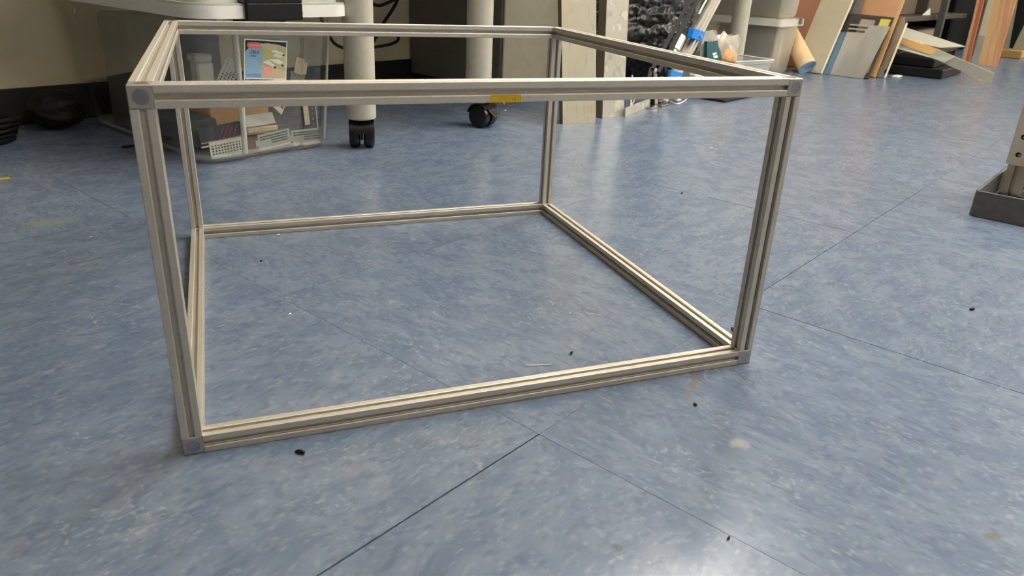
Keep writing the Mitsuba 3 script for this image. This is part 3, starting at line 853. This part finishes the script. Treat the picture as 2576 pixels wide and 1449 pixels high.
clear_bin('clear plastic bin on the floor with a dark spool inside, next to the cardboard tube', .001, .272, 3.66, 1.0, 3.895, 1.50, True)
clear_bin('clear plastic bin stacked on top of the bin with the spool', .282, .56, 3.665, 1.0, 3.89, 1.50, False)
spl = thing('cable_spool', 'large dark green spool inside the lower clear bin', 'spool')
put('drum', cyl((3.72, 1.20, .118), (3.85, 1.20, .118), .110, 48), 'm_spool', spl, smooth=40)
put('flange', cyl((3.705, 1.20, .118), (3.7195, 1.20, .118), .112, 48), 'm_spool', spl, smooth=40)
put('hub_sticker', box((3.7025, 1.135, .07), (3.7045, 1.165, .095)), 'm_taupe', spl)
put('dark_crate', box((3.69, 1.03, .290), (3.87, 1.47, .52), .004), 'm_tower', label='dark block filling the upper clear bin', cat='box')
put('carton', box((3.853, 1.05, .012), (3.88, 1.42, .22), .002), 'm_cream', label='cream carton upright behind the spool in the lower bin', cat='carton')

# ------------------------------------------------------------------ cardboard tube and boards
ctb = thing('cardboard_tube', 'brown cardboard tube with a pale blue end cap leaning behind the clear bin', 'tube')
a0, a1 = np.array([3.93, .912, .0395]), np.array([4.0, 1.075, .200])
ax = (a1 - a0) / np.linalg.norm(a1 - a0)
xx = np.cross(ax, [0, 0, 1])
xx /= np.linalg.norm(xx)
m = lathe([(.044, 0), (.0475, 0), (.0475, .62), (.044, .62), (.044, 0)], sides=40)
TM = mat(xx, np.cross(ax, xx), ax, a0)
m.apply_transform(TM)
lift = -m.bounds[0, 2] + .0008
m.apply_translation([0, 0, lift])
put('tube', m, 'm_tube', ctb, smooth=40)
m = lathe([(0, .012), (.030, .012), (.036, .002), (.0438, .002), (.0438, -.003), (.049, -.003), (.049, 0), (.044, .0), (.044, .02), (0, .02)], sides=40)
m.apply_transform(TM)
m.apply_translation([0, 0, lift])
put('end_cap', m, 'm_cap_blue', ctb, smooth=40)

EE, UU, HH = np.array([-.0499, -.9988, 0]), np.array([.4221, -.0211, .9063]), np.array([.9988, -.0499, 0])
bd = thing('beige_board', 'tall beige board with its lit edge painted bright leaning right of the cardboard tube', 'board')
put('board', sheet([(-.163, 0), (0, 0), (.038, .80), (-.130, .80)], (3.987, .855, 0), EE, UU, .010), 'm_beige_board', bd)
put('lit_edge', sheet([(.0002, 0), (.0052, 0), (.043, .80), (.038, .80)], (3.987, .855, 0), EE, UU, .010), 'm_edge_bright', bd)  # light on the board's edge painted as a brighter strip
PO = np.array([4.014, .848, 0])
pl_ = thing('slotted_plate', 'silver aluminium plate with two open slots leaning in front of the brown board', 'metal plate')
plate = Polygon([(.034, 0), (.213, 0), (.246, .287), (.040, .283)])
for u0_, u1_, xr in ((.262, .276, .140), (.240, .254, .133)):
    plate = plate.difference(sbox(.03, u0_, xr - .007, u1_).union(Point(xr - .007, (u0_ + u1_) / 2).buffer((u1_ - u0_) / 2)))
plate = max(plate.geoms, key=lambda g: g.area) if hasattr(plate, 'geoms') else plate
put('plate', sheet(plate, PO, EE, UU, .004), 'm_plate', pl_)
put('shaded_strip', sheet([(-.010, 0), (.0335, 0), (.0355, .236), (-.004, .236)], PO, EE, UU, .004), 'm_plate_shaded', pl_)  # shaded, reflecting margin of the plate painted as a bluish strip
fr = thing('dark_framed_panel', 'dark framed panel with a yellow piece standing behind the slotted plate', 'panel')
FO = PO + HH * .012
outer = Polygon([(0, 0), (.232, 0), (.246, .333), (.002, .338)])
put('frame', sheet(outer.difference(Polygon([(.075, .03), (.155, .03), (.160, .315), (.080, .318)])).difference(Polygon([(.172, .03), (.222, .03), (.2345, .324), (.181, .326)])), FO, EE, UU, .010), 'm_darkframe', fr)
put('yellow_panel', sheet([(.168, .02), (.226, .02), (.238, .327), (.178, .329)], FO + HH * .004, EE, UU, .003), 'm_yellow_panel', fr)
put('taupe_panel', sheet([(.070, .02), (.158, .02), (.163, .318), (.076, .321)], FO + HH * .004, EE, UU, .003), 'm_taupe', fr)
put('grey_sheet', sheet([(-.01, 0), (.052, 0), (.040, .82), (-.02, .82)], PO + HH * .040 + EE * .0, EE, UU, .004), 'm_grey_sheet', label='dark grey sheet between the beige board and the brown board', cat='sheet')
bk = thing('brown_board', 'warm brown board with a light wood edge leaning behind the slotted plate', 'board')
put('board', sheet([(-.275, 0), (-.0135, 0), (-.0150, .86), (-.275, .86)], (4.116, .613, 0), EE, UU, .012), 'm_bakelite', bk)
put('wood_edge', sheet([(-.0133, 0), (0, 0), (-.0015, .86), (-.0148, .86)], (4.116, .613, 0), EE, UU, .012), 'm_woodedge', bk)
put('brown_board', sheet([(-.16, 0), (.06, 0), (.06, .86), (-.16, .86)], (4.175, 1.05, 0), (.1961, -.9806, 0), (.30, .06, .92), .012), 'm_bakelite2', label='rust brown board leaning behind the cardboard tube and clear bin', cat='board')
ch = thing('metal_channel', 'narrow grey metal channel leaning right of the brown board', 'metal profile')
CO = np.array([4.158, .581, 0])
put('channel', sheet([(-.042, .055), (-.002, .05), (.004, .30), (-.010, .338), (-.040, .340), (-.050, .229)], CO, EE, UU, .010, False), 'm_channel', ch)
put('short_piece', sheet([(-.043, 0), (0, 0), (-.007, .055), (-.037, .055)], CO - HH * .012, EE, UU, .008), 'm_grey_sheet', ch)
put('bright_lip', sheet([(-.037, .055), (-.008, .055), (-.008, .059), (-.037, .059)], CO - HH * .012, EE, UU, .008, False), 'm_edge_bright', ch)
put('clear_strip', sheet([(-.004, 0), (.004, 0), (.009, .306), (.001, .306)], CO + EE * .008 - HH * .004, EE, UU, .006), 'm_acrylic_bright', label='thin clear strip standing along the edge of the grey channel', cat='strip')

# ------------------------------------------------------------------ sheet offcuts on the right


def prism(pts, t=.004):
    p = np.array(pts, float)
    n = np.cross(p[1] - p[0], p[2] - p[0])
    n /= np.linalg.norm(n)
    if n @ (CAM - p[0]) < 0:
        n = -n
    k = len(p)
    v = np.vstack([p, p - n * t])
    tri = trimesh.creation.triangulate_polygon(Polygon([(0, 0), (1, 0), (1, 1)]), engine='earcut') if False else None
    f = [[0, i, i + 1] for i in range(1, k - 1)] + [[k, k + i + 1, k + i] for i in range(1, k - 1)]
    for i in range(k):
        j = (i + 1) % k
        f += [[i, k + i, k + j], [i, k + j, j]]
    m = trimesh.Trimesh(v, f, process=False)
    m.fix_normals()
    return m


put('acrylic_sheet', prism([(4.45, .645, .189), (4.55, .66, .246), (4.60, .64, .240), (4.72, .342, .161), (4.50, .42, .157)]), 'm_acrylic', label='large dull clear sheet offcut topmost in the pile behind the grey channel', cat='sheet')
pw = thing('pine_strip', 'bright yellow strip of wood lying in the offcut pile', 'wood strip')
put('strip', prism([(4.42, .615, .200), (4.42, .625, .170), (4.40, .435, .118), (4.40, .400, .153)], .006), 'm_pine', pw)
put('groove', prism([(4.385, .605, .176), (4.385, .605, .170), (4.385, .44, .133), (4.385, .44, .139)], .002), 'm_cardboard', pw)
put('acrylic_sheet', prism([(4.39, .622, .168), (4.39, .622, .150), (4.38, .43, .112), (4.37, .420, .124)]), 'm_acrylic_pale', label='pale sheet offcut below the yellow wood strip', cat='sheet')
put('acrylic_sheet', prism([(4.36, .612, .152), (4.36, .612, .143), (4.36, .422, .111), (4.36, .43, .120)], .006), 'm_acrylic_bright', label='white edged sheet lowest in the offcut pile', cat='sheet')
ls = thing('long_strip', 'long grey green strip sloping from the offcut pile down to the floor', 'strip')
put('strip', prism([(4.36, .437, .116), (4.36, .395, .155), (4.47, .129, .0560), (4.485, .129, .0008)], .005), 'm_acrylic', ls)
put('pale_corner', prism([(4.355, .437, .118), (4.355, .395, .156), (4.385, .315, .127), (4.375, .355, .093)], .001), 'm_acrylic_pale', ls)
put('scrap_pile', cat_([box((4.42, .36, .001), (4.86, .66, .05), .006), box((4.45, .42, .0505), (4.80, .66, .10), .006)]), 'm_black', label='dark scraps stacked on the floor under the sheet offcuts', cat='scrap')
put('white_scrap', box((4.245, .53, .0005), (4.32, .565, .010), .003), 'm_white', label='small white piece on the floor at the foot of the clear strip', cat='scrap')
put('yellow_chip', prism([(4.60, .215, .022), (4.60, .185, .016), (4.60, .188, .0008), (4.60, .215, .0008)], .01), 'm_yellow_panel', label='small yellow chip under the long sloping strip', cat='scrap')

# ------------------------------------------------------------------ wood planks and the rack behind
def plank(name, label, m1, quad, t):
    k = thing(name, label, 'wood plank')
    return k


pk = thing('wood_plank', 'upright striped plywood plank standing right of the offcut pile', 'wood plank')
q = np.array([[5.60, .427, 0], [5.60, .300, 0], [5.60 + .20, .345, .74], [5.60 + .20, .50, .74]])
q = np.array([[5.60, .420, .0008], [5.60, .312, .0008], [5.78, .338, .74], [5.78, .475, .74]])
put('face', prism(q, .012), 'm_plywood', pk)
put('back_ply', prism(q + [.014, 0, 0], .008), 'm_redwood', pk)
pk = thing('wood_plank', 'thin reddish plank edge standing left of the striped plank', 'wood plank')
q = np.array([[5.66, .520, .0008], [5.66, .490, .0008], [5.84, .545, .74], [5.84, .590, .74]])
put('face', prism(q, .03), 'm_redwood', pk)
put('pale_edge', prism(q * [1, 0, 1] + np.array([[-.002, .522, 0], [-.002, .510, 0], [-.002, .572, 0], [-.002, .592, 0]]), .004), 'm_woodedge', pk)

rk = thing('storage_rack', 'dark metal shelving rack loaded with boxes behind the offcuts', 'shelving rack')
for px_, py_ in ((4.54, .72), (6.30, .62), (5.40, .66), (4.54, 1.66), (6.30, 1.66), (5.40, 1.66)):
    put('upright', box((px_ - .02, py_ - .02, .0005), (px_ + .02, py_ + .02, .66), .002), 'm_rack', rk)
for zz in (.035, .262, .62):
    put('shelf', box((4.54, .70, zz), (6.28, 1.68, zz + .028), .003), 'm_shelf', rk)
put('added_backing', box((4.545, 1.47, .001), (6.27, 1.48, .619)), 'm_rack_dark', rk)  # added black sheet that makes the depth of the rack dark
put('added_kick_strip', box((4.565, .712, .001), (6.27, .722, .0345)), 'm_rack_dark', rk)  # added black strip that hides the floor under the rack
for i, (x0, y0, x1, y1, z0, z1, mt, lb) in enumerate((
        (4.58, .78, 4.86, 1.3, .2905, .50, 'm_black', 'black box on the left of the rack shelf'), (4.90, .80, 5.30, 1.3, .2905, .47, 'm_carton_dim', 'dull beige carton in the middle of the rack shelf'),
        (5.50, .78, 6.05, 1.4, .2905, .52, 'm_carton_dim', 'beige carton on the rack shelf right of the middle upright'), (4.58, .80, 5.2, 1.4, .0635, .20, 'm_black', 'long black crate on the bottom of the rack'),
        (5.50, .80, 6.05, 1.4, .0635, .19, 'm_taupe', 'taupe box at the bottom right of the rack'))):
    put('rack_box', box((x0, y0, z0), (x1, y1, z1), .005), mt, label=lb, cat='box')
put('paper_scrap', prism([(5.25, .74, .291), (5.36, .72, .292), (5.36, .73, .335)], .003), 'm_offwhite', label='pale folded scrap lying on the rack shelf beside the upright', cat='paper')
gp = thing('timber_stand', 'greenish timber posts on a wooden block at the far right', 'stand')
put('block', box((6.47, .32, .0005), (6.70, .50, .055), .004), 'm_woodblock', gp)
put('post', sheet(rect(.05, 1.3), (6.56, .475, .0555), (.2, -1, 0), (.06, .10, 1), .03, False), 'm_greenpost', gp)
put('post', sheet(rect(.07, 1.3), (6.55, .40, .0555), (.2, -1, 0), (.06, -.16, 1), .03, False), 'm_greenpost', gp)
put('added_cabinet', box((6.34, .80, .0005), (7.0, 1.72, .60), .01), 'm_rack_dark', label='added tall dark cupboard blacking out the wall right of the rack behind the timber posts', cat='cabinet')  # added to cover the lit wall with a dark background
put('added_cabinet', box((7.1, .10, .0005), (7.6, .60, .52), .01), 'm_black', label='added black cabinet keeping the background dark behind the timber posts at the right edge', cat='cabinet')  # added for a dark background right of the planks

# ------------------------------------------------------------------ machine foot at the right edge
tg = thing('rubber_tray', 'dark grey square tray around the foot of the metal column at the right edge', 'tray')
tx0, tx1, ty0, ty1, tz = 1.624, 1.98, -.72, -.366, .0555
wall = rrect(tx0, ty0, tx1, ty1, .012, 4)
base = extr(wall.buffer(-.002), .006)
base.apply_translation([0, 0, .0006])
ring_ = extr(wall.difference(rrect(tx0 + .007, ty0 + .007, tx1 - .007, ty1 - .007, .008, 4)), tz - .003)
ring_.apply_translation([0, 0, .0012])
put('tray', cat_([base, ring_]), 'm_tray_grey', tg)
put('rim', tube([(a, b, tz - .001) for a, b in rrect(tx0 + .0035, ty0 + .0035, tx1 - .0035, ty1 - .0035, .009, 4).exterior.coords], .0036, 6), 'm_tray_grey', tg, smooth=True)
mc = thing('metal_column', 'aluminium machine column with a bolted plate standing in the dark grey tray', 'machine')
cs = sbox(-.02, -.02, .02, .02)
for k in range(4):
    cs = cs.difference(affinity.rotate(Polygon([(-.0042, .021), (.0042, .021), (.0042, .0155), (.010, .0155), (.0055, .009), (-.0055, .009), (-.010, .0155), (-.0042, .0155)]), 90 * k, origin=(0, 0)))
col = extr(cs, .86)
col.apply_translation([1.882, -.402, .0125])
put('column', col, 'm_column', mc)
put('foot_pad', box((1.852, -.444, .0068), (1.912, -.380, .0122), .001), 'm_black', mc)
pmesh = sheet(Polygon([(.377, .0835), (.425, .0835), (.425, .42), (.377, .42)]).difference(Point(.397, .150).buffer(.0062)).difference(Point(.397, .108).buffer(.0062)), (1.853, 0, 0), (0, -1, 0), (0, 0, 1), .008, False)
pk_ = put('bolted_plate', pmesh, 'm_plate_tan', mc)
for zz in (.150, .108):
    put('bolt_socket', cyl((1.8595, -.397, zz), (1.861, -.397, zz), .0061, 24), 'm_bolthole', pk_)
    put('bolt_head', cyl((1.8575, -.3985, zz - .001), (1.8594, -.3985, zz - .001), .0035, 6), 'm_dull_chrome', pk_)

# ------------------------------------------------------------------ small litter on the floor
r2 = np.random.default_rng(3)
for (x, y, sz, ang, lb) in ((.084, -.078, .0050, 120, 'tiny black rubber bit on the floor in front of the left end of the frame'), (.458, -.142, .0034, 20, 'tiny black bit on the floor inside the front rail of the frame'),
                            (.462, -.323, .0030, 70, 'tiny black bit on the floor right of the lower right corner of the frame'), (.280, -.457, .0026, 10, 'tiny dark bit near the bottom edge of the photo'),
                            (1.034, -.497, .0048, -30, 'tiny black sliver on the open floor at the right'), (1.27, .155, .0038, 0, 'tiny black bit on the tile behind the right post'),
                            (.342, .417, .0028, 40, 'tiny black bit on the floor near the back rail of the frame'), (.683, -.262, .0040, 50, 'tiny black crumb beside the foot of the right front post')):
    m = trimesh.creation.icosphere(subdivisions=1)
    m.vertices = m.vertices * (1 + .8 * (r2.random(len(m.vertices)) - .5))[:, None] * [sz, sz * .45, sz * .4]
    m.apply_transform(trimesh.transformations.rotation_matrix(math.radians(ang), [0, 0, 1]))
    m.apply_translation([x, y, -m.bounds[0, 2]])
    put('floor_bit', m, 'm_black', label=lb, cat='debris')
for (x, y, sz, ang, lb) in ((.189, .712, .0022, 0, 'tiny white speck on the floor left of the left rail'), (.262, .211, .0030, 30, 'tiny white flake on the floor in the middle of the frame'),
                            (1.728, 1.121, .0055, -20, 'small white flake on the dark floor behind the caster'), (1.782, .348, .0040, 0, 'tiny white speck on the seam behind the right post'), (.433, .509, .0042, 10, 'tiny white chip on the floor in front of the back rail')):
    m = trimesh.creation.icosphere(subdivisions=1)
    m.vertices = m.vertices * (1 + .8 * (r2.random(len(m.vertices)) - .5))[:, None] * [sz, sz * .5, sz * .25]
    m.apply_transform(trimesh.transformations.rotation_matrix(math.radians(ang), [0, 0, 1]))
    m.apply_translation([x, y, -m.bounds[0, 2]])
    put('white_speck', m, 'm_glint', label=lb, cat='debris')
put('wire_bit', tube([(.390, -.121, .0008), (.402, -.132, .0009), (.415, -.143, .0008)], .0006, 6), 'm_offwhite', label='short pale wire lying on the floor just inside the front rail', cat='wire')
